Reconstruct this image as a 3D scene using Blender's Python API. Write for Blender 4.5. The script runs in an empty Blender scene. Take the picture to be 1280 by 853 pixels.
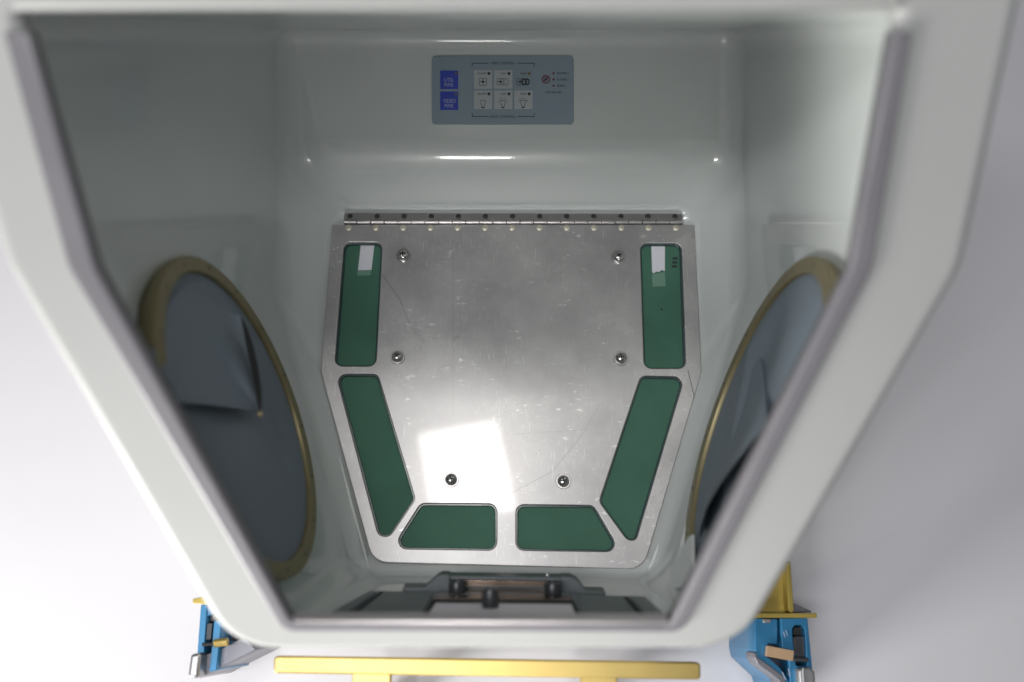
import bpy, bmesh, math, random
from mathutils import Vector, Matrix
from mathutils.geometry import tessellate_polygon
random.seed(7)
sc = bpy.context.scene
col = sc.collection

# ------------------------------------------------------------------ camera
# The picture is turned into directions with F (pixels per unit) and the image
# centre; every depth comes from the plane the thing lies on.
F, CX, CY = 1172.0, 640.0, 426.0
PITCH = math.radians(16.86)
SN, CN = math.sin(PITCH), math.cos(PITCH)
ZC = 0.935                                   # camera height over the table
cam_d = bpy.data.cameras.new('camera')
cam = bpy.data.objects.new('camera', cam_d)
col.objects.link(cam)
cam_d.sensor_width = 36
cam_d.lens = F / 1280 * 36
cam_d.clip_start, cam_d.clip_end = 0.02, 50
cam_d.shift_y = -0.0004
cam.matrix_world = Matrix(((1, 0, 0, 0), (0, CN, -SN, 0), (0, SN, CN, ZC), (0, 0, 0, 1)))
cam_d.dof.use_dof = True
cam_d.dof.focus_distance = 0.85
cam_d.dof.aperture_fstop = 2.5
sc.camera = cam

def W(u, v, w):
    """camera space (right, up, depth) to world"""
    return Vector((u, CN * v + SN * w, SN * v - CN * w + ZC))
def Wd(u, v, w):
    return Vector((u, CN * v + SN * w, SN * v - CN * w))
def at(px, py, w):
    return W((px - CX) / F * w, (CY - py) / F * w, w)

# ------------------------------------------------------------------ light
sc.view_settings.view_transform = 'Standard'
sc.view_settings.look = 'None'
sc.view_settings.exposure = 0.0
sc.view_settings.gamma = 1.0
sc.view_settings.use_curve_mapping = False
world = bpy.data.worlds.new('World'); sc.world = world
world.use_nodes = True
world.node_tree.nodes['Background'].inputs[0].default_value = (0.93, 0.96, 1.0, 1)
world.node_tree.nodes['Background'].inputs[1].default_value = 0.12

def area(name, pos, target, sx, sy, power, color, roll=0.0, spread=180):
    d = bpy.data.lights.new(name, 'AREA')
    d.shape = 'RECTANGLE'; d.size = sx; d.size_y = sy; d.energy = power; d.color = color
    d.spread = math.radians(spread)
    o = bpy.data.objects.new(name, d); col.objects.link(o)
    z = (pos - target).normalized()
    x = Vector((1, 0, 0)); x = (x - z * x.dot(z)).normalized(); y = z.cross(x)
    m = Matrix((x, y, z)).transposed() @ Matrix.Rotation(roll, 3, 'Z')
    o.matrix_world = Matrix.Translation(pos) @ m.to_4x4()
    return o
# high window behind the camera: its reflection is the patch on the plate
area('window_light', W(-0.17, 1.06, -1.6), W(-0.17, 0.9, 0.5), 0.30, 0.36, 8.5, (1.0, 0.985, 0.95), math.radians(12))
# small lamp added below the camera for bend streaks and inside light
area('streak_light', W(-0.08, -0.60, -0.06), W(0.02, -0.06, 0.86), 0.15, 0.09, 0.26, (1.0, 0.985, 0.95), 0.0, 50)
# added fill for plate and chamfers, kept off the upper panel by the rail
area('chamfer_fill_light', W(-0.45, 0.20, -1.2), W(0.05, 0.0, 0.85), 0.8, 0.22, 14, (0.98, 0.99, 1.0))
# daylight on the left side of the rim and the table
area('side_light', W(-0.95, -0.85, 0.36), W(-0.25, -0.15, 0.60), 0.45, 0.45, 23, (1.0, 0.985, 0.94))

# ------------------------------------------------------------------ materials
def pset(b, **kw):
    for k, v in kw.items():
        b.inputs[k].default_value = v
MAT = {}
def mat(name, color, rough=0.5, metal=0.0, spec=0.5, coat=0.0, coat_rough=0.05, var=0.06, vscale=30, bump=0.0, bscale=300, rvar=0.05, wear=0.0):
    m = bpy.data.materials.new(name); m.use_nodes = True
    nt = m.node_tree; n = nt.nodes; l = nt.links
    b = n['Principled BSDF']
    pset(b, Metallic=metal, Roughness=rough)
    b.inputs['Specular IOR Level'].default_value = spec
    b.inputs['Coat Weight'].default_value = coat
    b.inputs['Coat Roughness'].default_value = coat_rough
    tc = n.new('ShaderNodeTexCoord')
    no = n.new('ShaderNodeTexNoise'); no.inputs['Scale'].default_value = vscale; no.inputs['Detail'].default_value = 6
    l.new(tc.outputs['Object'], no.inputs['Vector'])
    mx = n.new('ShaderNodeMix'); mx.data_type = 'RGBA'
    c = Vector(color)
    mx.inputs['A'].default_value = (*(c * (1 - var)), 1)
    mx.inputs['B'].default_value = (*(c * (1 + var)), 1)
    l.new(no.outputs['Fac'], mx.inputs['Factor'])
    out = mx.outputs['Result']
    if wear > 0:
        n2 = n.new('ShaderNodeTexNoise'); n2.inputs['Scale'].default_value = 140; n2.inputs['Detail'].default_value = 8
        l.new(tc.outputs['Object'], n2.inputs['Vector'])
        r = n.new('ShaderNodeMapRange'); r.inputs['From Min'].default_value = 0.62; r.inputs['From Max'].default_value = 0.72
        r.inputs['To Max'].default_value = wear
        l.new(n2.outputs['Fac'], r.inputs['Value'])
        m2 = n.new('ShaderNodeMix'); m2.data_type = 'RGBA'
        l.new(r.outputs['Result'], m2.inputs['Factor']); l.new(out, m2.inputs['A'])
        m2.inputs['B'].default_value = (*(c * 0.5 + Vector((0.22, 0.22, 0.22))), 1)
        out = m2.outputs['Result']
    l.new(out, b.inputs['Base Color'])
    if rvar > 0:
        r2 = n.new('ShaderNodeMapRange')
        r2.inputs['To Min'].default_value = max(0.02, rough - rvar); r2.inputs['To Max'].default_value = rough + rvar
        l.new(no.outputs['Fac'], r2.inputs['Value']); l.new(r2.outputs['Result'], b.inputs['Roughness'])
    if bump > 0:
        n3 = n.new('ShaderNodeTexNoise'); n3.inputs['Scale'].default_value = bscale; n3.inputs['Detail'].default_value = 3
        l.new(tc.outputs['Object'], n3.inputs['Vector'])
        bp = n.new('ShaderNodeBump'); bp.inputs['Strength'].default_value = bump; bp.inputs['Distance'].default_value = 0.001
        l.new(n3.outputs['Fac'], bp.inputs['Height']); l.new(bp.outputs['Normal'], b.inputs['Normal'])
        if coat: l.new(bp.outputs['Normal'], b.inputs['Coat Normal'])
    MAT[name] = m
    return m

mat('paint', (0.66, 0.69, 0.68), 0.30, spec=0.5, coat=0.65, coat_rough=0.035, var=0.045, vscale=14, bump=0.05, bscale=90)
mat('paint_outer_dimmed', (0.43, 0.435, 0.43), 0.42, spec=0.45, var=0.03, vscale=12, bump=0.06, bscale=240)  # same paint as the liner, darkened here to balance the stronger light
mat('seal', (0.20, 0.19, 0.21), 0.34, spec=0.6, var=0.12, vscale=25, bump=0.08, bscale=500)
mat('green', (0.068, 0.170, 0.120), 0.6, spec=0.15, coat=0.0, coat_rough=0.12, var=0.18, vscale=35)
mat('acrylic_edge', (0.03, 0.055, 0.06), 0.2, spec=0.8, var=0.3, vscale=80)
mat('tape', (0.72, 0.72, 0.78), 0.55, var=0.06, vscale=120)
mat('tape_film', (0.15, 0.28, 0.21), 0.4, var=0.06, vscale=120)
mat('steel', (0.55, 0.54, 0.53), 0.24, metal=1.0, var=0.1, vscale=200)
mat('hinge_steel', (0.46, 0.44, 0.44), 0.33, metal=1.0, var=0.12, vscale=160)
mat('dark_screw', (0.10, 0.095, 0.095), 0.35, metal=0.9, var=0.2, vscale=200)
mat('rivet', (0.62, 0.58, 0.48), 0.4, metal=0.5, var=0.1, vscale=200)
mat('panel', (0.29, 0.365, 0.43), 0.36, spec=0.4, var=0.03, vscale=40, bump=0.05, bscale=900)
mat('blue_button', (0.03, 0.06, 0.48), 0.35, var=0.05, vscale=90)
mat('white_button', (0.50, 0.53, 0.55), 0.38, var=0.03, vscale=90)
mat('print_dark', (0.022, 0.032, 0.04), 0.5, var=0.0)
mat('print_light', (0.40, 0.46, 0.62), 0.5, var=0.0)
mat('led_amber', (0.20, 0.17, 0.05), 0.3, var=0.0)
mat('led_grey', (0.045, 0.055, 0.055), 0.3, var=0.0)
mat('red', (0.22, 0.03, 0.045), 0.4, var=0.0)
mat('port_gold', (0.29, 0.245, 0.135), 0.42, metal=0.55, var=0.14, vscale=60, wear=0.12)
mat('cloth', (0.20, 0.24, 0.285), 0.55, spec=0.4, var=0.07, vscale=40, bump=0.12, bscale=900)
mat('snap', (0.85, 0.70, 0.40), 0.2, metal=1.0, var=0.05)
mat('black_metal', (0.135, 0.150, 0.162), 0.36, spec=0.5, var=0.18, vscale=90, wear=0.15)
mat('black_gap', (0.008, 0.008, 0.009), 0.6, var=0.1)
mat('bronze', (0.34, 0.25, 0.20), 0.25, metal=0.9, var=0.12, vscale=80)
mat('mesh_brown', (0.20, 0.175, 0.155), 0.4, metal=0.4, var=0.2, vscale=400)
mat('pale_liner', (0.86, 0.82, 0.88), 0.5, var=0.05)
mat('gold', (0.58, 0.43, 0.15), 0.36, metal=0.75, var=0.07, vscale=50, bump=0.1, bscale=800)
mat('gold_yellow', (0.44, 0.335, 0.085), 0.40, metal=0.55, var=0.08, vscale=70, wear=0.15)
mat('clamp_blue', (0.03, 0.185, 0.37), 0.33, metal=0.25, var=0.10, vscale=80, wear=0.25)
mat('clamp_grey', (0.20, 0.20, 0.23), 0.38, metal=0.4, var=0.12, vscale=90, wear=0.25)
mat('clamp_dark', (0.055, 0.058, 0.065), 0.35, metal=0.3, var=0.15, vscale=90)
mat('silver', (0.42, 0.42, 0.43), 0.34, metal=0.8, var=0.1, vscale=120)
mat('satin', (0.62, 0.58, 0.59), 0.30, metal=0.7, var=0.05, vscale=60)
mat('tan', (0.47, 0.31, 0.19), 0.45, metal=0.2, var=0.15, vscale=90)
mat('white_sealant', (0.80, 0.82, 0.80), 0.6, var=0.08, vscale=120, bump=0.4, bscale=400)
mat('table', (0.74, 0.725, 0.765), 0.72, spec=0.2, var=0.02, vscale=3, bump=0.1, bscale=60)

# brushed, scratched aluminium of the hinged plate
def plate_material(marks):
    m = bpy.data.materials.new('scratched_aluminium'); m.use_nodes = True
    nt = m.node_tree; n = nt.nodes; l = nt.links
    n.remove(n['Principled BSDF'])
    out = n['Material Output']
    tc = n.new('ShaderNodeTexCoord'); P = tc.outputs['Object']
    def math_(op, a, b=None, clamp=False):
        q = n.new('ShaderNodeMath'); q.operation = op; q.use_clamp = clamp
        for i, x in enumerate((a, b)):
            if x is None: continue
            if isinstance(x, (int, float)): q.inputs[i].default_value = x
            else: l.new(x, q.inputs[i])
        return q.outputs[0]
    def noise(scale, rot=0.0, sc3=(1, 1, 1), detail=4, rough=0.5):
        mp = n.new('ShaderNodeMapping'); mp.inputs['Rotation'].default_value = (0, 0, rot); mp.inputs['Scale'].default_value = sc3
        l.new(P, mp.inputs['Vector'])
        q = n.new('ShaderNodeTexNoise'); q.inputs['Scale'].default_value = scale; q.inputs['Detail'].default_value = detail
        q.inputs['Roughness'].default_value = rough
        l.new(mp.outputs[0], q.inputs['Vector'])
        return q.outputs['Fac']
    def rng(v, a, b, c=0.0, d=1.0):
        q = n.new('ShaderNodeMapRange'); l.new(v, q.inputs['Value'])
        q.inputs['From Min'].default_value = a; q.inputs['From Max'].default_value = b
        q.inputs['To Min'].default_value = c; q.inputs['To Max'].default_value = d
        return q.outputs['Result']
    sep = n.new('ShaderNodeSeparateXYZ'); l.new(P, sep.inputs[0]); X, Y = sep.outputs[0], sep.outputs[1]
    def seg(x0, y0, x1, y1, wd):
        dx, dy = x1 - x0, y1 - y0; L = math.hypot(dx, dy); dx /= L; dy /= L
        px = math_('SUBTRACT', X, x0); py = math_('SUBTRACT', Y, y0)
        t = math_('ADD', math_('MULTIPLY', px, dx), math_('MULTIPLY', py, dy))
        s = math_('ABSOLUTE', math_('SUBTRACT', math_('MULTIPLY', px, dy), math_('MULTIPLY', py, dx)))
        a = rng(s, wd, wd * 2, 1.0, 0.0)
        t2 = math_('ABSOLUTE', math_('SUBTRACT', t, L / 2))
        return math_('MULTIPLY', a, rng(t2, L / 2, L / 2 + wd, 1.0, 0.0), True)
    dark = None
    for q in marks:
        s = math_('MULTIPLY', seg(*q[:5]), q[5])
        dark = s if dark is None else math_('MAXIMUM', dark, s)
    # fine scratches in several directions, gathered in patches
    scr = None
    for k, (rot, sx, sy, th) in enumerate(((0.25, 800, 60, .665), (1.15, 900, 75, .67), (-0.7, 900, 50, .665), (2.75, 900, 45, .68), (2.3, 1000, 70, .67))):
        a = rng(noise(1.0, rot, (sx, sy, 1), 1), th, th + 0.05)
        msk = rng(noise(14 + 3 * k, 0.3 * k, (1, 1, 1), 2), 0.52, 0.64)
        a = math_('MULTIPLY', a, msk)
        scr = a if scr is None else math_('MAXIMUM', scr, a)
    # small pale scuffs
    sm = math_('MULTIPLY', rng(noise(260, 0.0, (0.35, 1, 1), 5, 0.6), 0.59, 0.66), rng(noise(26, 0, (1, 1, 1), 2), 0.52, 0.60))
    pale = math_('MAXIMUM', math_('MULTIPLY', scr, 0.5), math_('MULTIPLY', sm, 0.8), True)
    blot = noise(11, 0, (1, 1, 1), 7, 0.62)
    grain = noise(1.0, 0, (60, 1400, 1), 2)
    c0 = n.new('ShaderNodeMix'); c0.data_type = 'RGBA'
    c0.inputs['A'].default_value = (0.39, 0.38, 0.385, 1); c0.inputs['B'].default_value = (0.60, 0.585, 0.58, 1)
    l.new(math_('ADD', math_('MULTIPLY', rng(blot, .32, .68), 0.9), math_('MULTIPLY', grain, 0.1), True), c0.inputs['Factor'])
    c1 = n.new('ShaderNodeMix'); c1.data_type = 'RGBA'; l.new(c0.outputs['Result'], c1.inputs['A'])
    c1.inputs['B'].default_value = (0.86, 0.85, 0.84, 1); l.new(pale, c1.inputs['Factor'])
    c2 = n.new('ShaderNodeMix'); c2.data_type = 'RGBA'; l.new(c1.outputs['Result'], c2.inputs['A'])
    c2.inputs['B'].default_value = (0.16, 0.155, 0.155, 1); l.new(dark, c2.inputs['Factor'])
    bp = n.new('ShaderNodeBump'); bp.inputs['Strength'].default_value = 0.05; bp.inputs['Distance'].default_value = 0.0004
    l.new(math_('SUBTRACT', math_('ADD', grain, math_('MULTIPLY', scr, 2.0)), math_('MULTIPLY', dark, 3.0)), bp.inputs['Height'])
    g1 = n.new('ShaderNodeBsdfAnisotropic'); g1.inputs['Roughness'].default_value = 0.035
    g2 = n.new('ShaderNodeBsdfAnisotropic'); l.new(rng(blot, .25, .75, .38, .50), g2.inputs['Roughness'])
    df = n.new('ShaderNodeBsdfDiffuse')
    g3 = n.new('ShaderNodeBsdfAnisotropic'); l.new(rng(blot, .25, .75, .22, .30), g3.inputs['Roughness'])
    for g in (g1, g2, g3, df):
        l.new(c2.outputs['Result'], g.inputs['Color'])
    l.new(bp.outputs['Normal'], g2.inputs['Normal'])
    ma = n.new('ShaderNodeMixShader'); l.new(rng(blot, .3, .7, .925, .955), ma.inputs[0])
    mc = n.new('ShaderNodeMixShader'); mc.inputs[0].default_value = 0.28
    l.new(g2.outputs[0], mc.inputs[1]); l.new(g3.outputs[0], mc.inputs[2])
    l.new(g1.outputs[0], ma.inputs[1]); l.new(mc.outputs[0], ma.inputs[2])
    mb = n.new('ShaderNodeMixShader'); mb.inputs[0].default_value = 0.30
    l.new(ma.outputs[0], mb.inputs[1]); l.new(df.outputs[0], mb.inputs[2])
    l.new(mb.outputs[0], out.inputs['Surface'])
    return m

# ------------------------------------------------------------------ helpers
WM = {}
def link(o, parent=None, M=None):
    M = M or Matrix()
    col.objects.link(o)
    if parent is not None:
        o.parent = parent
        o.matrix_basis = WM[parent.name].inverted() @ M
    else:
        o.matrix_basis = M
    WM[o.name] = M.copy()
    return o
def empty(name, loc, label, cat, group=None):
    o = bpy.data.objects.new(name, None); o.empty_display_size = 0.05
    link(o, None, Matrix.Translation(loc))
    o['label'] = label; o['category'] = cat
    if group: o['group'] = group
    return o
def part(name, me, m, parent, M=None, smooth=False, label=None):
    if isinstance(m, str): m = MAT[m]
    if m and not me.materials: me.materials.append(m)
    if smooth:
        for p in me.polygons: p.use_smooth = True
    o = bpy.data.objects.new(name, me)
    link(o, parent, M)
    if label: o['label'] = label
    return o

class Frame:
    def __init__(s, o, ez, ex=Vector((1, 0, 0))):
        s.o = o; s.z = ez.normalized(); s.x = (ex - s.z * ex.dot(s.z)).normalized(); s.y = s.z.cross(s.x)
        s.M = Matrix((s.x, s.y, s.z)).transposed().to_4x4(); s.M.translation = o
        s.M = Matrix.Translation(o) @ Matrix((s.x, s.y, s.z)).transposed().to_4x4()
    def hit(s, px, py):
        c = Vector((0, 0, ZC)); d = at(px, py, 1.0) - c
        t = (s.o - c).dot(s.z) / d.dot(s.z)
        return c + d * t
    def uv(s, px, py):
        q = s.hit(px, py) - s.o
        return Vector((q.dot(s.x), q.dot(s.y)))
    def poly(s, pts): return [s.uv(*p) for p in pts]
    def world(s, x, y, z=0): return s.o + s.x * x + s.y * y + s.z * z
    def up(s, h): return s.M @ Matrix.Translation((0, 0, h))
    def at2(s, p, h=0.0): return s.M @ Matrix.Translation((p[0], p[1], h))

def rnd(pts, r, n=5):
    """round the corners of a 2D polygon; r one radius or one per corner"""
    N = len(pts); out = []
    for i in range(N):
        p0, p, p1 = Vector(pts[i - 1]), Vector(pts[i]), Vector(pts[(i + 1) % N])
        rr = r[i] if isinstance(r, (list, tuple)) else r
        a, b = (p0 - p), (p1 - p)
        la, lb = a.length, b.length; a.normalize(); b.normalize()
        ang = a.angle(b)
        if rr <= 0 or ang > math.pi - 0.02: out.append(p); continue
        t = min(rr / math.tan(ang / 2), la * 0.49, lb * 0.49)
        rr = t * math.tan(ang / 2)
        c = p + (a + b).normalized() * (rr / math.sin(ang / 2))
        s, e = p + a * t - c, p + b * t - c
        tot = s.angle_signed(e)
        for k in range(n + 1):
            q = s.copy(); q.rotate(Matrix.Rotation(-tot * k / n, 2)); out.append(c + q)
    return out
def circ(c, r, n=32): return [Vector((c[0] + r * math.cos(2 * math.pi * k / n), c[1] + r * math.sin(2 * math.pi * k / n))) for k in range(n)]
def carea(l): return sum(l[i - 1][0] * l[i][1] - l[i][0] * l[i - 1][1] for i in range(len(l)))
def inset(loop, d):
    """move a counter-clockwise loop inward by d"""
    N = len(loop); out = []
    for i in range(N):
        a = (loop[i] - loop[i - 1]); b = (loop[(i + 1) % N] - loop[i])
        if a.length < 1e-9: a = b
        if b.length < 1e-9: b = a
        a = a.normalized(); b = b.normalized()
        na, nb = Vector((-a.y, a.x)), Vector((-b.y, b.x))
        m = na + nb
        m = m.normalized() if m.length > 1e-6 else na
        out.append(loop[i] + m * (d / max(0.4, m.dot(na))))
    return out
def slab(loops, z0, z1, bev=0.0, name='slab', steps=1):
    """a flat piece from z0 to z1 with holes (loops[1:]) and a rounded top edge"""
    ls = []
    for k, lp in enumerate(loops):
        lp = [Vector(p) for p in lp]
        if (carea(lp) > 0) != (k == 0): lp.reverse()
        ls.append(lp)
    prof = [(0.0, z0)]
    if bev > 0:
        for s in range(steps + 1):
            a = math.pi / 2 * s / steps
            prof.append((bev * (1 - math.cos(a)), z1 - bev + bev * math.sin(a)))
    else: prof.append((0.0, z1))
    V, Fc = [], []
    base = []
    for lp in ls:
        rings = []
        for off, z in prof:
            q = inset(lp, off) if off > 0 else lp
            rings.append(len(V)); V += [(p.x, p.y, z) for p in q]
        n = len(lp)
        for a, b in zip(rings, rings[1:]):
            for i in range(n): Fc.append((a + i, a + (i + 1) % n, b + (i + 1) % n, b + i))
        base.append((rings[0], rings[-1], n))
    for top in (True, False):
        idx = []; co = []
        for r0, r1, n in base:
            r = r1 if top else r0
            idx += list(range(r, r + n)); co.append([Vector(V[i]) for i in range(r, r + n)])
        for t in tessellate_polygon(co):
            t = [idx[i] for i in t]
            a, b, c = (Vector(V[i]) for i in t)
            nz = (b - a).cross(c - a).z
            if (nz > 0) != top: t.reverse()
            Fc.append(tuple(t))
    me = bpy.data.meshes.new(name); me.from_pydata(V, [], Fc); me.update()
    me['slab'] = 1
    for p in me.polygons: p.use_smooth = abs(p.normal.z) < 0.999 and len(loops[0]) > 8
    return me
def lathe(prof, n=24, name='lathe'):
    V, Fc = [], []
    for r, z in prof:
        for k in range(n): V.append((r * math.cos(2 * math.pi * k / n), r * math.sin(2 * math.pi * k / n), z))
    for j in range(len(prof) - 1):
        for k in range(n): Fc.append((j * n + k, j * n + (k + 1) % n, (j + 1) * n + (k + 1) % n, (j + 1) * n + k))
    Fc.append(tuple(range((len(prof) - 1) * n, len(prof) * n)))
    Fc.append(tuple(reversed(range(n))))
    me = bpy.data.meshes.new(name); me.from_pydata(V, [], Fc); me.update()
    return me
def sharp(me, ang=35):
    if me.get('slab'): return me
    bm = bmesh.new(); bm.from_mesh(me)
    for e in bm.edges:
        if len(e.link_faces) == 2 and e.calc_face_angle(0) > math.radians(ang): e.smooth = False
    for f in bm.faces: f.smooth = True
    bm.to_mesh(me); bm.free(); return me
def tube(pts, r, n=8, name='tube'):
    V, Fc = [], []
    for i, p in enumerate(pts):
        d = (pts[min(i + 1, len(pts) - 1)] - pts[max(i - 1, 0)]).normalized()
        a = d.orthogonal().normalized() if i == 0 else (a - d * a.dot(d)).normalized()
        b = d.cross(a)
        for k in range(n):
            q = p + a * (r * math.cos(2 * math.pi * k / n)) + b * (r * math.sin(2 * math.pi * k / n)); V.append(q)
    for i in range(len(pts) - 1):
        for k in range(n): Fc.append((i * n + k, i * n + (k + 1) % n, (i + 1) * n + (k + 1) % n, (i + 1) * n + k))
    Fc += [tuple(reversed(range(n))), tuple(range((len(pts) - 1) * n, len(pts) * n))]
    me = bpy.data.meshes.new(name); me.from_pydata(V, [], Fc); me.update()
    return me
def text_mesh(txt, height, width=None, ext=0.00012):
    cu = bpy.data.curves.new('lettering', 'FONT'); cu.body = txt; cu.size = 1.0; cu.align_x = 'CENTER'; cu.extrude = 0.0
    cu.resolution_u = 3; cu.offset = 0.008
    o = bpy.data.objects.new('lettering', cu); col.objects.link(o)
    bpy.context.view_layer.update()
    me = bpy.data.meshes.new_from_object(o.evaluated_get(bpy.context.evaluated_depsgraph_get()))
    bpy.data.objects.remove(o)
    xs = [v.co.x for v in me.vertices]; ys = [v.co.y for v in me.vertices]
    cx, cy = (min(xs) + max(xs)) / 2, (min(ys) + max(ys)) / 2
    sy = height / (max(ys) - min(ys)); sx = width / (max(xs) - min(xs)) if width else sy
    for v in me.vertices: v.co = Vector(((v.co.x - cx) * sx, (v.co.y - cy) * sy, ext))
    me.materials.clear()
    return me

# ------------------------------------------------------------------ planes of the box
PLATE_K = 0.828                               # distance camera -> plate plane along its normal
zp = ZC - PLATE_K
PL = Frame(Vector((0, 0.2, zp)), Vector((0, 0, 1)))                       # hinged plate (top face)
UP = Frame(at(640, 120, 0.860), Wd(0, 0, -1))                             # panel with the controls
wb, sl = 0.560, 0.345
vb = (426 - 767) / F * wb
WN = Frame(W(0, vb, wb), -Wd(0, sl, 1))                                   # window plane: w = wb - sl (v - vb)
cL = at(298.8, 521, 0.6600); nL = Wd(1, 0.338, -0.073).normalized()
cR = at(947, 531, 0.655); nR = Wd(-1, 0.346, 0.003).normalized()
LP = Frame(cL, nL, Wd(0, 0, 1)); RP = Frame(cR, nR, Wd(0, 0, 1))

# ------------------------------------------------------------------ setting: the table
def grid_plane(x0, x1, y0, y1, z):
    me = bpy.data.meshes.new('tabletop'); me.from_pydata([(x0, y0, z), (x1, y0, z), (x1, y1, z), (x0, y1, z)], [], [(0, 1, 2, 3)]); return me
t = part('tabletop', grid_plane(-3, 3, -3, 3, 0), 'table', None)
t['kind'] = 'structure'; t['label'] = 'pale lavender white tabletop under the box'

# ------------------------------------------------------------------ the glovebox
box = empty('glovebox', Vector((0, 0.2, 0)), 'pale grey glovebox with open slanted window, hinged metal floor plate and two round ports', 'glovebox')

def wn(px, py): return WN.hit(px, py)
def onwall(fr, py, back=-0.008):
    # where the port plane (moved outward a little) meets the window plane at image row py
    c0, d = WN.hit(0, py), WN.hit(1000, py) - WN.hit(0, py)
    return c0 + d * (((fr.o + fr.z * back) - c0).dot(fr.z) / d.dot(fr.z))
# inner liner ------------------------------------------------------
def low(px, py, dz=-0.009):                   # on the floor round the plate
    p = PL.hit(px, py); return p + Vector((0, 0, dz))
cage = dict(
    Rtl=low(416, 262), Rtr=low(868, 262), Rr=low(872, 466), Rbr=low(798, 700), Rbl=low(470, 697), Rl=low(405, 466),
    Stl=at(354, 199, .860), Str=at(922, 199, .860), Sr=at(930, 372, .845), Sbr=at(822, 722, .797), Sbl=at(446, 719, .797), Sl=at(347, 372, .845),
    Qtl=at(351, 38, .860), Qtr=at(926, 38, .860),
    Wl=onwall(LP, 334), Wr=onwall(RP, 334), Wbl=onwall(LP, 804), Wbr=onwall(RP, 804), Wtl=None, Wtr=None)
for k, s_, w_ in (('Wtl', 'Sl', 'Wl'), ('Wtr', 'Sr', 'Wr')):       # upper side walls run straight up from the crease
    y12 = WN.hit(600, 9); y334 = WN.hit(600, 334)
    a, b = cage[s_], cage[w_]
    k1 = (y12.y - b.y) / (b.y - a.y) if False else 0.0
    cage[k] = Vector((b.x + (b.x - a.x) * 0.13, y12.y, y12.z))
faces = ['Rtl Rl Rbl Rbr Rr Rtr', 'Rtl Rtr Str Stl', 'Rtr Rr Sr Str', 'Rr Rbr Sbr Sr', 'Rbr Rbl Sbl Sbr', 'Rbl Rl Sl Sbl', 'Rl Rtl Stl Sl',
         'Stl Str Qtr Qtl', 'Qtl Qtr Wtr Wtl', 'Str Sr Wr Wtr Qtr', 'Sr Sbr Wbr Wr', 'Sbr Sbl Wbl Wbr', 'Sbl Sl Wl Wbl', 'Sl Stl Qtl Wtl Wl']
bm = bmesh.new()
bv = {k: bm.verts.new(v) for k, v in cage.items()}
for f in faces: bm.faces.new([bv[k] for k in f.split()])
bm.normal_update()
bmesh.ops.recalc_face_normals(bm, faces=bm.faces)
ctr = W(0, 0, .6)
f0 = bm.faces[:][0]
if (ctr - f0.calc_center_median()).dot(f0.normal) < 0:
    bmesh.ops.reverse_faces(bm, faces=bm.faces)
ew = bm.edges.layers.float.new('bevel_weight_edge')
small = {bv[k] for k in ('Rbl', 'Rbr', 'Rl', 'Rr', 'Rtl', 'Rtr')}
for e in bm.edges:
    if len(e.link_faces) == 2:
        n_ = sum(v in small for v in e.verts)
        low_ = all(v in (bv['Sl'], bv['Sbl'], bv['Sbr'], bv['Sr'], bv['Rl'], bv['Rbl'], bv['Rbr'], bv['Rr']) for v in e.verts)
        e[ew] = 0.32 if low_ else (0.55 if n_ == 2 else 0.8)
me = bpy.data.meshes.new('liner'); bm.to_mesh(me); bm.free()
lin = part('liner', me, 'paint', box, smooth=True, label='glossy pale grey inner wall')
md = lin.modifiers.new('bevel', 'BEVEL'); md.limit_method = 'WEIGHT'; md.width = 0.024; md.segments = 8; md.use_clamp_overlap = False
md = lin.modifiers.new('normals', 'WEIGHTED_NORMAL'); md.weight = 100; md.keep_sharp = False

# added white bead standing for the highlight where lower walls meet the floor
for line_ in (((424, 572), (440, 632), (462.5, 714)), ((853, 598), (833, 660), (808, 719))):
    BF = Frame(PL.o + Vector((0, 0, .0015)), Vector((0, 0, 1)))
    part('highlight_bead', tube([BF.hit(*p_) for p_ in line_], .0012, 10, 'highlight_bead'), 'white_sealant', box, smooth=True)

# front flange round the window ----------------------------------
fl_hole = WN.poly([(20, 12), (110, 334), (206, 495), (360, 780), (845, 781), (1070, 334), (1124, 12)])
fl_hole = rnd(fl_hole, [.004, .03, 0, .012, .012, .03, .004], 6)
fl_out = WN.poly([(-130, -95), (5, 334), (287, 816), (926, 815), (1207, 334), (1300, -95)])
fl_out = rnd(fl_out, [.03, .05, .042, .042, .05, .03], 8)
fm = sharp(slab([fl_out, fl_hole], -0.010, 0.0, 0.007, 'front_flange', 4), 50)
part('front_flange', fm, 'paint_outer_dimmed', box, WN.M, label='broad white painted rim round the window opening')
# seal: a dark strip along the sides and the bottom
def strip(path_in, path_out): return path_in + path_out[::-1]
s_in = WN.poly([(40, 40), (124, 334), (213, 495), (366, 775), (836, 777), (1061, 334), (1112, 40)])
s_out = WN.poly([(8, 40), (88, 334), (212, 546), (354, 786), (853, 787), (1088, 334), (1138, 40)])
# sides and bottom are three butted bars
def bar(a, b, c, d, z0, z1, bev): return sharp(slab([[a, b, c, d]], z0, z1, bev, 'window_seal', 3), 50)
full = rnd(s_in[0:1] + s_in[1:], [0, .03, 0, .006, .006, .03, 0], 6)
full_o = rnd(s_out, [0, .03, 0, .012, .012, .03, 0], 6)
part('window_seal', sharp(slab([full + full_o[::-1]], -0.0055, 0.004, 0.0022, 'window_seal', 3), 50), 'seal', box, WN.M, label='dark grey seal strip round the window opening')
part('sill_glint', sharp(slab([WN.poly([(367, 772.5), (834, 774), (836, 778), (366, 777)])], -.0055, .0030, .0012, 'sill_glint', 3), 50), 'satin', box, WN.M, label='pale strip for the light on the bottom edge of the seal')  # pale strip added for the light reflected off the seal's lower edge
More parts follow.
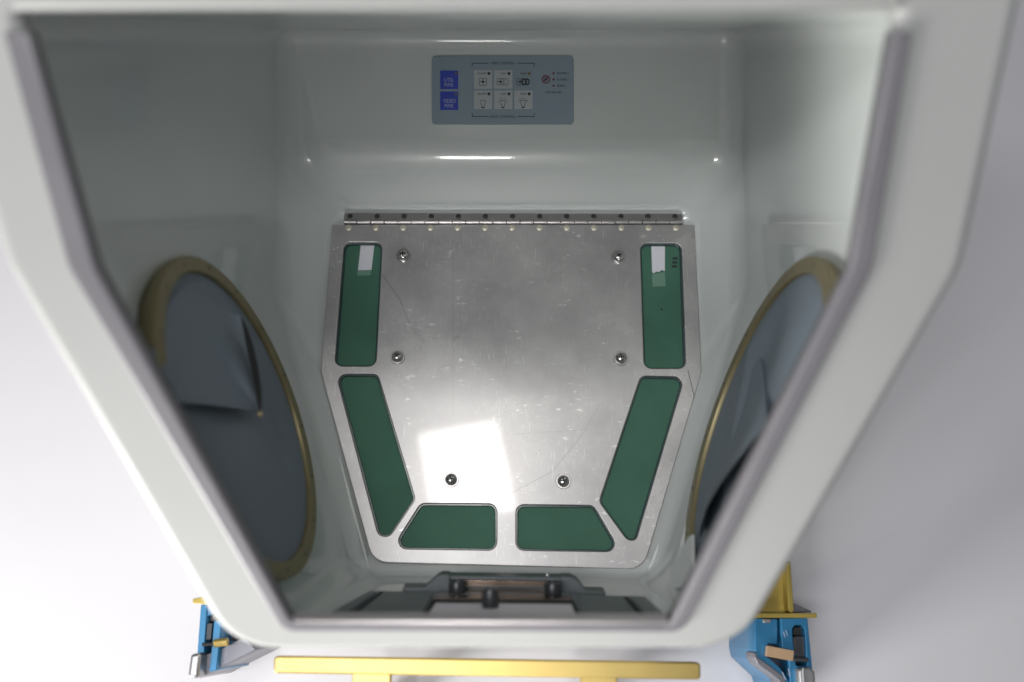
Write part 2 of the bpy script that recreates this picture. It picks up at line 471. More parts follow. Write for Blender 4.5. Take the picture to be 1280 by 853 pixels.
# top rail lip
rail = WN.poly([(20, 14), (1124, 8), (1124, -40), (20, -40)])
part('top_rail', sharp(slab([rail], -0.010, 0.006, 0.004, 'top_rail', 4), 50), 'paint_outer_dimmed', box, WN.M)

# outer shell --------------------------------------------------------
def skin(rings, name):
    n = len(rings[0]); V = [p for r in rings for p in r]; Fc = []
    for j in range(len(rings) - 1):
        for i in range(n): Fc.append((j * n + i, j * n + (i + 1) % n, (j + 1) * n + (i + 1) % n, (j + 1) * n + i))
    m_ = bpy.data.meshes.new(name); m_.from_pydata([tuple(p) for p in V], [], Fc); m_.update(); return m_
r1 = [WN.world(p.x, p.y, -0.0105) for p in inset(fl_out if carea(fl_out) > 0 else fl_out[::-1], 0.012)]
cen = sum(r1, Vector()) / len(r1)
rm, r2 = [], []
ylo, yhi = min(a.y for a in r1), max(a.y for a in r1)
for p in r1:
    yy = (p.y - ylo) / (yhi - ylo)
    rm.append(Vector((p.x * (1.0 + 0.04 * yy), -0.012 + yy * 0.572, 0.10 + 0.12 * yy)))
    r2.append(Vector((p.x * (0.98 + 0.04 * yy), -0.004 + yy * 0.56, 0.018)))
part('outer_shell', skin([r1, rm, r2], 'outer_shell'), 'paint_outer_dimmed', box)
base = [Vector((p.x, p.y)) for p in r2]
part('base', slab([base], 0.0, 0.018, 0.003, 'base'), 'clamp_grey', box)
# gold edge strip along the right side of the shell
gs = [WN.world(*WN.uv(px, py), -0.03) for px, py in ((1196, 354), (1066, 576), (1028, 641), (985, 713), (948, 776))]
part('edge_strip', tube(gs, 0.006, 8, 'edge_strip'), 'gold_yellow', box)

# hinged plate -------------------------------------------------------
outline = rnd(PL.poly([(415, 281), (868, 281), (877, 465), (804, 712), (466, 703), (401, 465)]), [.001, .001, .004, .018, .018, .004], 6)
slots_px = [
    [(430, 303), (478, 303), (470, 458), (418, 458)],
    [(800, 304), (852, 304), (857.5, 461), (805, 461)],
    [(420, 467.5), (472, 467.5), (519, 624), (487, 671), (473, 670)],
    [(801, 470), (856, 471), (795, 676), (784, 675), (749, 627)],
    [(526, 629.5), (621, 630), (621, 688), (490, 686)],
    [(645, 631), (742, 632), (776, 690), (645, 688)]]
slots = [rnd(PL.poly(s), .0072, 5) for s in slots_px]
TH = 0.004
mk = []
for a, b, wd, k in (((640, 616), (690, 590), .00022, .35), ((690, 590), (727, 545), .00022, .3), ((727, 545), (750, 505), .00022, .2),
                    ((479, 345), (500, 375), .0004, .35), ((500, 375), (512, 405), .0004, .35), ((512, 405), (530, 428), .0010, .15),
                    ((566, 300), (566, 520), .0002, .22), ((640, 543), (734, 537), .0002, .2), ((566, 425), (574, 420), .0010, .2),
                    ((860, 463), (869, 501), .0003, .9), ((700, 340), (702, 360), .0002, .25), ((727, 355), (729, 375), .0002, .25)):
    p, q = PL.uv(*a), PL.uv(*b); mk.append((p.x, p.y, q.x, q.y, wd, k))
PM = plate_material(mk)
plate = part('floor_plate', sharp(slab([outline] + slots, -TH, 0.0, 0.0007, 'floor_plate', 2), 50), PM, box, PL.M, label='scratched aluminium plate with six green lined slots')
# green panes below the slots, each with the clear edge of its cover
for s in slots:
    ss = s if carea(s) > 0 else s[::-1]
    wide = inset(ss, -0.003)
    part('green_pane', slab([wide], -TH - 0.0035, -TH - 0.0008, 0, 'green_pane'), 'green', plate, PL.M)
    rimo = inset(ss, -0.0005); rimi = inset(ss, 0.0016)
    part('pane_rim', slab([rimo, rimi], -TH - 0.0008, -TH + 0.0012, 0.0004, 'pane_rim'), 'acrylic_edge', plate, PL.M)
def rag(pts, amp): return [Vector((p.x + random.uniform(-amp, amp), p.y + random.uniform(-amp, amp))) for p in pts]
part('tape', slab([PL.poly([(450, 305), (467, 305), (463.5, 335.5), (446.5, 336)])], -TH - .0008, -TH - .0004, 0, 'tape'), 'tape', plate, PL.M, label='white tape strip')
part('tape', slab([PL.poly([(815, 306), (832, 306), (832, 337), (828, 335.5), (825, 338), (821, 337.5), (818, 340), (816, 338)])], -TH - .0008, -TH - .0004, 0, 'tape'), 'tape', plate, PL.M, label='torn white tape strip')
part('tape_film', slab([PL.poly([(446, 336.5), (463, 336), (462, 342), (446, 342.5)])], -TH - .0008, -TH - .0005, 0, 'tape_film'), 'tape_film', plate, PL.M)
part('tape_film', slab([PL.poly([(816, 341), (832, 338), (833, 356), (816.5, 356.5)])], -TH - .0008, -TH - .0005, 0, 'tape_film'), 'tape_film', plate, PL.M)
# dotted mark on the right pane
for k in range(3):
    p = PL.uv(845 - k * 0.6, 321 + k * 5)
    part('pane_mark', slab([[Vector((-.0025, -.0012)), Vector((.0025, -.0012)), Vector((.0025, .0012)), Vector((-.0025, .0012))]], 0, .0003, 0, 'pane_mark'), 'print_dark', plate, PL.at2(p, -TH - .0008))
p = PL.uv(828, 385); part('pane_mark', slab([circ((0, 0), .0011, 10)], 0, .0003, 0, 'pane_mark'), 'print_dark', plate, PL.at2(p, -TH - .0008))
# button head screws on washers
def screw_mesh(r):
    V = lathe([(r * 1.0, 0), (r * 1.0, r * .12), (r * .97, r * .35), (r * .84, r * .62), (r * .6, r * .8), (r * .3, r * .87), (r * .05, r * .89)], 24, 'screw')
    return sharp(V, 40)
sm_ = screw_mesh(0.0053); sm_.materials.append(MAT['steel'])
wm_ = sharp(lathe([(.0068, 0), (.0068, .0007), (.0064, .001), (.004, .001)], 28, 'washer')); wm_.materials.append(MAT['hinge_steel'])
a_, b_ = .0006, .0026
xm_ = slab([[Vector(q) for q in ((a_, a_), (a_, b_), (-a_, b_), (-a_, a_), (-b_, a_), (-b_, -a_), (-a_, -a_), (-a_, -b_), (a_, -b_), (a_, -a_), (b_, -a_), (b_, a_))]], 0, .0006, 0, 'screw_recess'); xm_.materials.append(MAT['black_gap'])
for px, py in ((504, 320), (773, 322), (497, 447), (776, 448.5), (564, 600), (704, 602)):
    p = PL.uv(px, py)
    part('screw_recess', xm_, None, plate, PL.at2(p, .001 + .0053 * .80) @ Matrix.Rotation(px * .37 + .5, 4, 'Z'))
    part('washer', wm_, None, plate, PL.at2(p)); part('screw', sm_, None, plate, PL.at2(p, .001) @ Matrix.Rotation(px * .37, 4, 'Z'))
# piano hinge
hl = PL.poly([(431, 267), (852.5, 268), (853, 276.8), (430, 276.2)])
hinge = part('hinge', sharp(slab([hl], 0, 0.0016, .0004, 'hinge')), 'hinge_steel', box, PL.M, label='long piano hinge along the plate top')
pw = (PL.uv(853, 279) - PL.uv(430, 279)).length / 25
kn = lathe([(.0013, -pw * .48), (.0019, -pw * .46), (.0019, pw * .46), (.0013, pw * .48)], 14, 'knuckle'); kn = sharp(kn); kn.materials.append(MAT['hinge_steel'])
for k in range(25):
    p = PL.uv(430 + (k + .5) / 25 * 423, 279.0)
    part('knuckle', kn, None, hinge, PL.at2(p, .0018) @ Matrix.Rotation(math.pi / 2, 4, 'Y'))
part('hinge_backing', slab([PL.poly([(430, 276.5), (853, 277), (853, 280.8), (430, 280.4)])], -.002, .0003, 0, 'hinge_backing'), 'black_metal', hinge, PL.M)
hs = sharp(lathe([(.0026, 0), (.0026, .0008), (.0021, .0014), (.0012, .0015), (.0011, .0007), (.0002, .0007)], 14, 'hinge_screw')); hs.materials.append(MAT['dark_screw'])
rv = sharp(lathe([(.0031, 0), (.0030, .0005), (.0020, .0009), (.0006, .0010)], 16, 'rivet')); rv.materials.append(MAT['rivet'])
for k in range(13):
    part('hinge_screw', hs, None, hinge, PL.at2(PL.uv(438 + k * 33.78, 271.6), .0016))
    part('rivet', rv, None, hinge, PL.at2(PL.uv(435.8 + k * 34.1, 285.0), .0001))

# control panel -------------------------------------------------------
S = 0.860 / F
pl_ = rnd(UP.poly([(540, 71), (717, 71), (717, 156), (540, 156)]), 5 * S, 5)
cp = part('control_panel', sharp(slab([pl_], -0.002, 0.0012, .0003, 'control_panel')), 'panel', box, UP.up(.001), label='blue grey membrane control panel')
Z1 = .0022
def btn(x0, y0, x1, y1, m):
    q = rnd(UP.poly([(x0, y0), (x1, y0), (x1, y1), (x0, y1)]), .5 * S, 2)
    return part('button', sharp(slab([q], 0, .0004, .0001, 'button')), m, cp, UP.up(Z1))
btn(550.5, 89.5, 573, 112.5, 'blue_button'); btn(550.5, 115.5, 573, 138.5, 'blue_button')
for r in range(2):
    for c in range(3):
        if r == 0 and c == 2: btn(643, 89, 665.5, 112, 'panel')
        else: btn(592.6 + c * 25.1, 89 + r * 25.2, 615.4 + c * 25.1, 112 + r * 25.2, 'white_button')
ZT = Z1 + .0005
def txt(s, px, py, hpx, wpx, m='print_dark', z=ZT):
    part('lettering', text_mesh(s, hpx * S, wpx * S), m, cp, UP.at2(UP.uv(px, py), z))
txt('UTIL', 561.5, 101.3, 4.8, 12.5, 'print_light'); txt('PWR', 561.5, 107.6, 4.8, 11, 'print_light')
txt('VIDEO', 562, 127.3, 4.8, 15.5, 'print_light'); txt('PWR', 561.5, 133.6, 4.8, 11, 'print_light')
txt('FAN CONTROL', 629, 80, 3.2, 29, z=Z1); txt('LIGHT CONTROL', 628.5, 146.8, 3.2, 32, z=Z1)
for r in range(2):
    for c, s in enumerate(('ON/OFF', 'LOW', 'HIGH')):
        txt(s, 602.4 + c * 25.1 + (0, 2, 1.6)[c], 93.2 + r * 25.4, 2.6, (11, 6.5, 7.5)[c])
txt('BLOWER 1', 703.5, 92.6, 2.5, 14, z=Z1); txt('BLOWER 2', 703.5, 100.5, 2.5, 14, z=Z1); txt('BLEED', 701.3, 108.2, 2.5, 10, z=Z1)
txt('FAN FAILURE', 692, 116.4, 2.6, 20, z=Z1)
def flat(pts_px, m, z, name='marking'):
    part(name, slab([UP.poly(pts_px)], 0, .0001, 0, name), m, cp, UP.up(z))
def line(a, b, wd, m='print_dark', z=Z1):
    d = Vector((b[0] - a[0], b[1] - a[1])).normalized() * wd / 2; q = Vector((-d.y, d.x))
    flat([(a[0] + q.x, a[1] + q.y), (b[0] + q.x, b[1] + q.y), (b[0] - q.x, b[1] - q.y), (a[0] - q.x, a[1] - q.y)], m, z)
for y, s in ((80.2, 1), (146.6, -1)):
    line((590, y), (611, y), .8); line((590.4, y), (590.4, y + 4.2 * s), .8); line((647, y), (668, y), .8); line((667.6, y), (667.6, y + 4.2 * s), .8)
def disc(px, py, rpx, m, z, name='indicator', n=14):
    part(name, slab([circ((0, 0), rpx * S, n)], 0, .00015, 0, name), m, cp, UP.at2(UP.uv(px, py), z))
def ringm(px, py, r0, r1, m, z, name='icon', sx=1.0, rot=0.0, n=20):
    o_ = [Vector((p.x * sx, p.y)) for p in circ((0, 0), r1 * S, n)]; i_ = [Vector((p.x * sx, p.y)) for p in circ((0, 0), r0 * S, n)]
    part(name, slab([o_, i_], 0, .0001, 0, name), m, cp, UP.at2(UP.uv(px, py), z) @ Matrix.Rotation(rot, 4, 'Z'))
disc(570.3, 93, 1.5, 'led_amber', ZT); disc(570.3, 119, 1.5, 'led_amber', ZT)
for r in range(2):
    for c in range(3): disc(611.2 + c * 25.1, 93.2 + r * 25.4, 2.0, 'led_grey' if not (r == 0 and c == 2) else 'led_amber', ZT)
def fan(px, py, k=1.0):
    for q in range(4):
        a = math.pi / 4 + q * math.pi / 2
        ringm(px + 3.3 * k * math.cos(a), py + 3.3 * k * math.sin(a), 2.2 * k, 2.75 * k, 'print_dark', ZT)
    disc(px, py, 1.5 * k, 'print_dark', ZT, 'icon')
fan(603.8, 103.5); fan(625.5, 103.5, .9); fan(650, 103.5, .9)
ringm(630.5, 103.5, 4.2, 4.6, 'led_grey', ZT, sx=.8); ringm(633.5, 103.5, 4.0, 4.4, 'led_grey', ZT, sx=.7)
ringm(655, 103.5, 2.4, 4.6, 'led_grey', ZT, sx=.8); ringm(659, 103.5, 2.2, 4.4, 'led_grey', ZT, sx=.7)
def bulb(px, py, rays):
    pts = [(px - 3, py - 4.4), (px + 3, py - 4.4), (px + 3.3, py - 3), (px + 1.5, py + 2), (px + 1.5, py + 4.6), (px - 1.5, py + 4.6), (px - 1.5, py + 2), (px - 3.3, py - 3)]
    for a, b in zip(pts, pts[1:] + pts[:1]): line(a, b, .55, z=ZT)
    line((px - 1.5, py + 4), (px + 1.5, py + 4), 1.3, z=ZT)
    for k in range(rays):
        a = math.pi + math.pi * (k + .5) / rays
        x, y = math.cos(a), math.sin(a)
        line((px + x * 5, py - 1.5 + y * 4.8), (px + x * 6.8, py - 1.5 + y * 6.6), .5, z=ZT)
bulb(603.8, 131.3, 0); bulb(628.8, 131.3, 6); bulb(653.8, 131.3, 9)
ringm(682.3, 100.4, 4.2, 5.3, 'red', Z1); fan(682.3, 100.4, .55); line((679, 103.8), (685.6, 97), .8, 'red', ZT)
for y in (92.7, 100.5, 108.3): disc(691.8, y, 1.35, 'red', Z1)

# glove ports ---------------------------------------------------------
def port(fr, R, label):
    boss = rnd([Vector((-R * 1.10, -R * 1.14)), Vector((R * 1.10, -R * 1.14)), Vector((R * 1.10, R * 1.14)), Vector((-R * 1.10, R * 1.14))], R * .55, 10)
    hole = circ((0, 0), R * .86, 64)
    ring = part('port_ring', sharp(slab([circ((0, 0), R, 96), circ((0, 0), R * .90, 96)], -0.008, .0060, .0012, 'port_ring', 2), 50), 'port_gold', box, fr.M, label=label)
    rs = sharp(lathe([(.0013, 0), (.0012, .0003), (.0005, .0004)], 10, 'ring_screw')); rs.materials.append(MAT['dark_screw'])
    for k in range(16):
        a = 2 * math.pi * (k + .5) / 16
        part('ring_screw', rs, None, ring, fr.at2((R * .95 * math.cos(a), R * .95 * math.sin(a)), .0060))
    return ring
ringL = port(LP, .1175, 'olive gold ring of the port with the open flap')
ringR = port(RP, .1225, 'olive gold ring of the port beside the white sealant')
def boss(fr, R, dn):
    q = rnd([Vector((-R * .1, dn * R * 1.12)), Vector((R * 1.16, dn * R * 1.12)), Vector((R * 1.16, -dn * R * .9)), Vector((-R * .1, -dn * R * .9))], R * .8, 14)
    return part('port_boss', sharp(slab([q], -0.012, -.0015, .0012, 'port_boss', 3), 50), 'paint', box, fr.M)
boss(LP, .1175, -1); boss(RP, .1225, 1)
def cloth_disc(R, amp, seed):
    rnd_ = random.Random(seed); V, Fc = [(0, 0, 0)], []
    ph = [rnd_.uniform(0, 6.28) for _ in range(8)]
    NR, NA = 28, 96
    def h(x, y):
        r = math.hypot(x, y) / R
        z = amp * (1 - r * r) * (.6 + .4 * math.sin(x * 38 + ph[0] + 2 * math.sin(y * 21 + ph[1])))
        z += amp * .35 * math.sin(x * 60 + y * 33 + ph[2]) * (1 - r ** 4)
        z += amp * .5 * math.exp(-((x * .8 + y * .6 - .03) / .008) ** 2) * (1 - r ** 4)
        return z
    for j in range(1, NR + 1):
        for k in range(NA):
            a = 2 * math.pi * k / NA; x, y = R * j / NR * math.cos(a), R * j / NR * math.sin(a); V.append((x, y, h(x, y)))
    V[0] = (0, 0, h(0, 0))
    for k in range(NA): Fc.append((0, 1 + k, 1 + (k + 1) % NA))
    for j in range(NR - 1):
        for k in range(NA):
            a = 1 + j * NA; Fc.append((a + k, a + NA + k, a + NA + (k + 1) % NA, a + (k + 1) % NA))
    m_ = bpy.data.meshes.new('port_cover'); m_.from_pydata(V, [], Fc); m_.update(); return m_
covL = part('port_cover', cloth_disc(.1065, .0035, 3), 'cloth', box, LP.up(.0025), smooth=True, label='grey blue fabric sheet closing the port')
covR = part('port_cover', cloth_disc(.1110, .0045, 5), 'cloth', box, RP.up(.0025), smooth=True, label='grey blue fabric sheet closing the port')
def flap(fr, edge_px, inner_px, lift, parent, z0):
    """cloth sheet between an anchored curve and a free, lifted edge"""
    def hi(h): return Frame(fr.o + fr.z * h, fr.z, fr.x)
    nB = len(edge_px) - 1
    A = [hi(z0).uv(*p) for p in inner_px]; B = [hi(z0 + lift(k / nB)).uv(*p) for k, p in enumerate(edge_px)]
    def samp(P, t):
        f = t * (len(P) - 1); i = min(int(f), len(P) - 2); return P[i].lerp(P[i + 1], f - i)
    NU, NV = 30, 16; V, Fc = [], []
    for side in (0, 1):
        for i in range(NU + 1):
            for j in range(NV + 1):
                s, t_ = i / NU, j / NV
                p = samp(A, s).lerp(samp(B, s), t_)
                z = z0 + lift(s) * t_ ** 1.6 - side * .0012
                V.append((p.x, p.y, z))
    n1 = (NU + 1) * (NV + 1)
    for side in (0, 1):
        for i in range(NU):
            for j in range(NV):
                a = side * n1 + i * (NV + 1) + j; q = (a, a + 1, a + NV + 2, a + NV + 1)
                Fc.append(q if side else q[::-1])
    m_ = bpy.data.meshes.new('flap'); m_.from_pydata(V, [], Fc); m_.update()
    return part('flap', m_, 'cloth', parent, fr.M, smooth=True)
flap(LP, [(300, 395), (308, 418), (315, 445), (320, 475), (323, 500), (324, 516), (300, 511), (270, 507), (235, 504), (200, 502)],
     [(286, 388), (275, 380), (262, 372), (250, 366), (240, 362), (228, 362), (218, 368), (210, 380), (200, 400), (190, 440)],
     lambda s: .0045 + .011 * math.exp(-((s - .42) / .3) ** 2), covL, .0045)
part('opening', slab([rnd(Frame(cL + nL * .0208, nL, Wd(0, 0, 1)).poly([(301, 396), (309, 412), (316, 434), (322, 460), (326, 490), (326, 513), (323, 514), (319, 490), (314, 462), (308, 434)]), .0005, 2)], 0, .0006, 0, 'opening'), 'black_gap', covL, LP.up(.0208), label='dark gap beside the lifted flap')
sp = sharp(lathe([(.0028, 0), (.0028, .001), (.0022, .0022), (.001, .0028)], 14, 'snap'))
part('snap', sp, 'snap', covL, LP.at2(Frame(cL + nL * .012, nL, Wd(0, 0, 1)).uv(323, 518), .012))
flap(RP, [(873, 672), (878, 652), (884, 634), (896, 612), (911, 590), (929, 566), (943, 548), (958, 532)],
     [(876, 655), (879, 630), (884, 600), (893, 570), (905, 535), (918, 505), (932, 475), (950, 445)],
     lambda s: .010 + .008 * math.sin(s * 3.1), covR, .004)
# peeling white sealant by the right port
RS = Frame(cR + nR * .0085, nR, Wd(0, 0, 1))
sw = [(853, 690), (862, 672), (868, 668), (868, 712), (860, 726), (850, 735), (843, 737), (841, 728)]
sea = part('sealant', slab([rnd(RS.poly(sw), .004, 3)], 0, .0012, .0004, 'sealant'), 'white_sealant', ringR, RS.M)
rg = [(848, 690), (853, 684), (846, 712), (842, 728), (845, 738), (850, 742), (845, 752), (840, 744), (837, 733), (835, 722), (840, 710)]
part('sealant', slab([rag(RS.poly(rg), .0012)], 0, .0008, 0, 'sealant'), 'white_sealant', ringR, RS.up(-.0003))

# latch tray on the front wall -----------------------------------------
def wfw(py): return .1453 / ((py - 426) / F - .0674)        # depth of the front wall at image row py
FW = Frame(W(0, -.1453 - .0674 * .72 + .0015, .72), Wd(0, 1, .0674))
def fw(pts, z0, z1, m, name, parent, bev=.0006, r=0.0):
    q = Frame(FW.o + FW.z * z1, FW.z).poly(pts)
    if r: q = rnd(q, r, 4)
    return part(name, sharp(slab([q], z0, z1, bev, name, 2), 50), m, parent, FW.M)
tray = fw([(404, 770), (462, 738.5), (806, 745.5), (836, 772)], -.010, .0015, 'black_metal', 'latch_tray', box)
tray['label'] = 'dark metal latch tray on the front wall'
fw([(422, 764), (462, 740), (470, 740), (436, 764)], .0015, .003, 'black_metal', 'slide_plate', tray)
fw([(442, 764), (475, 740), (479, 740), (449, 764)], .0015, .0018, 'black_gap', 'slot', tray, 0)
fw([(455, 767), (482, 740.5), (541, 741), (528, 767)], .0015, .003, 'black_metal', 'slide_plate', tray)
fw([(722, 742), (778, 746), (798, 770), (727, 769)], .0015, .003, 'black_metal', 'slide_plate', tray)
fw([(779, 746), (784, 746), (807, 771), (800, 771)], .0015, .0018, 'black_gap', 'slot', tray, 0)
fw([(787, 746.5), (805, 747), (829, 771), (810, 771)], .0015, .003, 'black_metal', 'slide_plate', tray)
# centre well with pale liner and bronze bar
fw([(528, 770), (541, 748.5), (717, 750), (727, 770)], .0016, .0026, 'black_gap', 'well_rim', tray, 0)
fw([(533, 772), (545, 754), (714, 755.5), (721, 772)], .0026, .0034, 'pale_liner', 'well_liner', tray, 0)
# upright pieces seen from their front, each with its own depth
def upright(pts, w0, thick, m, name, parent, r=0.0, bev=.0008):
    fr = Frame(at(630, 740, w0), Wd(0, 0, -1)); q = fr.poly(pts)
    if r: q = rnd(q, r, 4)
    return part(name, sharp(slab([q], -thick, 0, bev, name, 2), 50), m, parent, fr.M)
upright([(541, 749.5), (716, 750.5), (716, 756), (541, 755)], wfw(757), .012, 'bronze', 'cross_bar', tray, .001)
upright([(541, 756.2), (716, 757), (716, 758.8), (541, 758)], wfw(759), .006, 'clamp_grey', 'cross_bar', tray, .0005, .0003)
upright([(503, 741), (503, 735), (531, 735.5), (545, 723), (551, 719.5), (562, 719.5), (562, 746), (510, 746)], wfw(744), .014, 'black_metal', 'bracket_end', tray, .0015)
upright([(757, 746), (757, 740), (732, 739.5), (722, 726), (714, 722.5), (701, 722), (701, 748), (750, 748)], wfw(744), .014, 'black_metal', 'bracket_end', tray, .0015)
upright([(560, 721), (703, 723), (703, 727), (560, 725)], wfw(743), .014, 'black_metal', 'bracket_bar', tray, .0008)
upright([(560, 733), (703, 735), (703, 737.2), (560, 735)], wfw(744), .010, 'black_metal', 'bracket_bar', tray, .0006)
upright([(562, 724.5), (700, 726.5), (700, 735), (562, 733.5)], wfw(742), .006, 'bronze', 'roller', tray, .002)
upright([(580, 735), (680, 736.5), (680, 744), (580, 743)], wfw(742.5), .004, 'mesh_brown', 'grille', tray)
upright([(545, 743), (722, 745), (722, 749), (545, 748)], wfw(749), .008, 'black_metal', 'bracket_bar', tray)
def knob(px, py, w0, r, h, m='black_metal', name='knob'):
    fr = Frame(at(px, py, w0), Wd(0, 1, .0674))
    km = sharp(lathe([(r * .92, 0), (r, h * .08), (r, h * .8), (r * .9, h * .97), (r * .55, h), (r * .5, h * .9), (r * .1, h * .88)], 20, name), 40)
    part(name, km, m, tray, fr.M)
knob(571.5, 746.5, wfw(747), .0064, .0120, 'clamp_dark'); knob(691, 748.5, wfw(749), .0064, .0120, 'clamp_dark')
knob(613, 767, wfw(768), .0058, .0170, 'clamp_dark')
knob(577, 723, wfw(740), .0015, .003, 'steel', 'pin'); knob(584, 723, wfw(740), .0022, .003, 'black_metal', 'pin'); knob(684, 724.5, wfw(740), .0024, .004, 'steel', 'pin')
upright([(588, 766), (640, 766.5), (640, 769), (588, 769)], wfw(768), .006, 'black_metal', 'bracket_bar', tray, .0004, .0003)

# gold mounting bar in front of the lower rim ---------------------------
GB = Frame(at(610, 830, .705), Wd(0, .30, -1))
gb = part('mounting_bar', sharp(slab([rnd(GB.poly([(342, 820), (876, 828), (876, 850), (342, 842)]), .003, 4)], -.012, 0, .0015, 'mounting_bar', 3), 50), 'gold', box, GB.M, label='brass coloured bar below the front rim')
for x0, x1 in ((440, 488), (726, 772)):
    yb = 842 + (x0 - 342) * .015
    part('bar_leg', sharp(slab([GB.poly([(x0, yb - 6), (x1, yb - 6), (x1, yb + 60), (x0, yb + 60)])], -.0115, -.0006, .001, 'bar_leg', 2), 50), 'gold', gb, GB.M)
    q0, q1 = GB.uv(x0, yb + 50), GB.uv(x1, yb + 50); c0 = GB.world((q0.x + q1.x) / 2, (q0.y + q1.y) / 2, -.006)
    hw = (q1 - q0).length / 2
    m_ = slab([[Vector((-hw, -.006)), Vector((hw, -.006)), Vector((hw, .006)), Vector((-hw, .006))]], 0, c0.z, .0, 'bar_foot')
    part('bar_foot', m_, 'gold', gb, Matrix.Translation((c0.x, c0.y, 0)))
# screw heads on the bar's back
# ------------------------------------------------------------------ clamps beside the box
def level(z): return Frame(Vector((0, 0, z)), Vector((0, 0, 1)))
def cpart(name, pts, z, depth, m, root, r=.0008, holes=(), bev=.0006):
    fr = level(z); q = fr.poly(pts)
    if r: q = rnd(q, r, 4)
    return part(name, sharp(slab([q] + [rnd(fr.poly(h), .002, 3) for h in holes], -min(depth, z - .0005), 0, bev, name, 2), 50), m, root, fr.M)
zt = 0.105
c = level(zt).hit(980, 810)
cr = empty('clamp', Vector((c.x, c.y, 0)), 'blue clamp with tan lever below the tall yellow brass bracket', 'clamp')
cpart('bracket', [(940, 768), (940, 742), (986, 706), (986, 768)], zt - .012, .03, 'gold_yellow', cr)
cpart('bracket', [(983.5, 704), (988, 700), (992.5, 764), (990, 767), (985.5, 764)], zt + .002, .05, 'gold_yellow', cr)
cpart('slot', [(979, 728), (985, 729), (985, 737), (979, 736)], zt - .0115, .003, 'black_gap', cr, 0, bev=0)
cpart('plate', [(938, 766.5), (1021, 766.5), (1021.5, 772.5), (938, 772.5)], zt + .004, .10, 'gold_yellow', cr, .001)
cpart('plate', [(988, 754), (994, 755), (1019, 766), (988, 766)], zt - .02, .02, 'clamp_grey', cr, .0008)
cpart('body', [(944, 773), (972, 774), (972, 806), (961, 804), (957, 812), (958, 820), (975, 835), (992, 860), (985, 880), (976, 853), (947, 826), (944, 812)], zt, .10, 'clamp_blue', cr, .0015)
cpart('arm', [(943, 812), (947, 822), (960, 831), (980, 846), (990, 870), (976, 870), (974, 851), (947, 830), (943, 822)], zt + .002, .03, 'clamp_grey', cr, .001)
cpart('body', [(976, 773), (1009.5, 773), (1015.5, 836), (1017, 890), (990, 890), (986, 826), (981, 822), (977, 808)], zt + .003, .10, 'clamp_blue', cr, .001,
      holes=[[(991, 800), (990.5, 786), (994, 781.5), (1002, 781.5), (1005.5, 786), (1009, 833), (995, 833)]])
cpart('slider', [(991, 796), (1005.5, 795), (1008.5, 822), (993.5, 824)], zt - .002, .05, 'clamp_dark', cr, .002)
cpart('slider', [(992, 784), (1003.5, 784), (1005, 795), (991, 795)], zt - .006, .05, 'black_gap', cr, .002)
cpart('spacer', [(954, 774), (964, 774), (964, 779), (954, 779)], zt + .003, .02, 'silver', cr, .001)
fr = level(zt + .006)
lv = part('lever', tube([fr.hit(958, 814) , fr.hit(990, 820)], .0058, 4, 'lever'), 'tan', cr)
rod = part('rod', tube([fr.hit(990, 824), fr.hit(1010, 825)], .0018, 10, 'rod'), 'clamp_dark', cr)
cpart('knob', [(997, 836), (1012, 834), (1019, 840), (1021, 870), (1000, 880)], zt + .012, .10, 'silver', cr, .003, bev=.002)
cpart('knob_ridge', [(1003, 835), (1006, 834.5), (1008, 880), (1005, 880)], zt + .0135, .004, 'silver', cr, .0005)
for a in ((979, 790, 981, 797), (982, 788, 984, 795), (977, 840, 982, 850), (985, 836, 987, 846), (983, 843, 989, 842)):
    cpart('marking', [(a[0], a[1]), (a[0] + 1.0, a[1]), (a[2] + 1.0, a[3]), (a[2], a[3])], zt + .0036, .0005, 'print_light', cr, 0, bev=0)

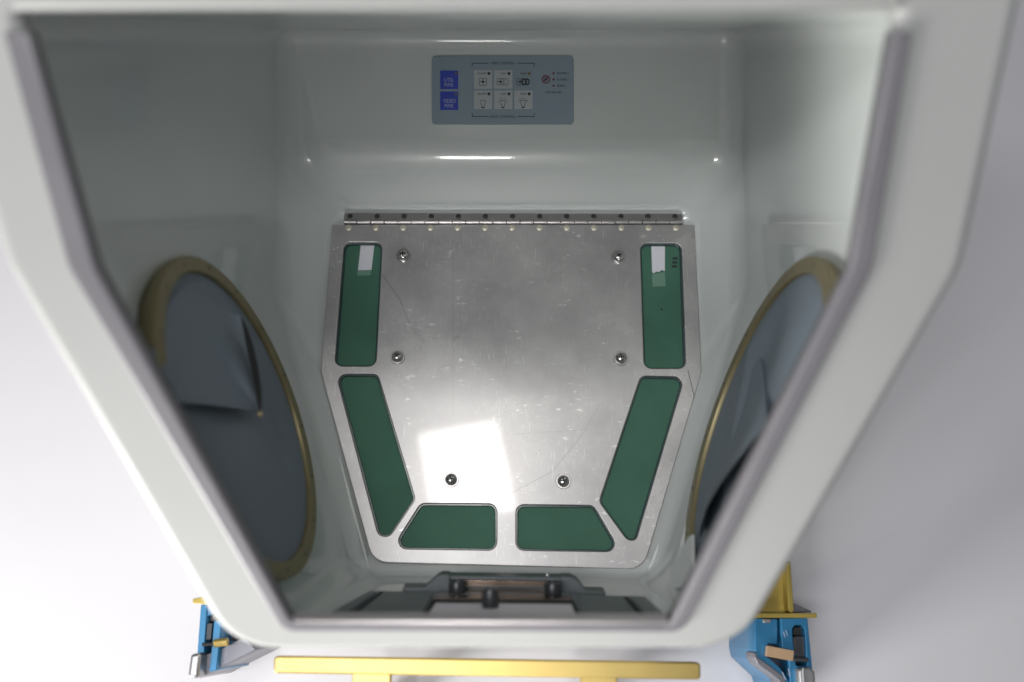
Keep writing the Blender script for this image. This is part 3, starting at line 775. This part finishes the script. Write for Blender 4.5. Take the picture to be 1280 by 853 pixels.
c = level(zt).hit(272, 810)
cl = empty('clamp', Vector((c.x, c.y, 0)), 'blue clamp with brass pin and rounded silver knob by the brighter rim corner', 'clamp')
cpart('plate', [(240.5, 749), (255, 745.5), (300, 745.5), (300, 755), (241, 754.5)], zt + .004, .10, 'gold_yellow', cl, .001)
cpart('body', [(251, 756), (259, 756), (255, 817), (246.5, 817)], zt + .002, .10, 'clamp_blue', cl, .001)
cpart('body', [(257, 756), (300, 756), (300, 766), (270, 766), (258, 772)], zt, .10, 'clamp_blue', cl, .001)
cpart('body', [(267.5, 776), (277, 776), (270.5, 838), (261.5, 840)], zt + .004, .10, 'clamp_blue', cl, .001)
cpart('body', [(274, 806), (290, 802), (296, 812), (274, 816)], zt - .01, .05, 'clamp_blue', cl, .001)
cpart('slider', [(253, 782), (256, 779), (266, 779), (264, 800), (251, 801)], zt - .001, .06, 'clamp_dark', cl, .001)
cpart('slider', [(256, 775), (261, 766), (275, 766), (268, 778)], zt - .008, .06, 'clamp_dark', cl, .001)
cpart('backing', [(252, 772), (300, 766), (305, 800), (275, 815), (250, 812)], zt - .03, .05, 'clamp_dark', cl, .001)
cpart('arm', [(247, 846), (258, 818), (275, 812), (305, 796), (320, 812.5), (268, 838), (250, 848)], zt - .006, .09, 'clamp_grey', cl, .001)
fr = level(zt + .006)
part('rod', tube([fr.hit(253, 806), fr.hit(272, 805)], .0016, 10, 'rod'), 'clamp_dark', cl)
part('pin', tube([fr.hit(268, 804.5), fr.hit(269, 804.3), fr.hit(284, 802.5), fr.hit(285, 802.3)], .0034, 14, 'pin'), 'gold', cl)
cpart('knob', [(238, 818), (249, 816), (251, 820), (248, 846), (244, 848.5), (235, 847.5), (234.5, 842)], zt + .012, .10, 'silver', cl, .003, bev=.0025)
for a in ((272, 826, 280, 829), (274, 822, 283, 825), (276, 830, 279, 821)):
    cpart('marking', [(a[0], a[1]), (a[0] + 1.0, a[1]), (a[2] + 1.0, a[3]), (a[2], a[3])], zt - .0054, .0005, 'print_light', cl, 0, bev=0)

sc.cycles.use_denoising = True
sc.cycles.max_bounces = 10
sc.cycles.glossy_bounces = 6
sc.cycles.caustics_reflective = True
sc.cycles.sample_clamp_indirect = 6.0
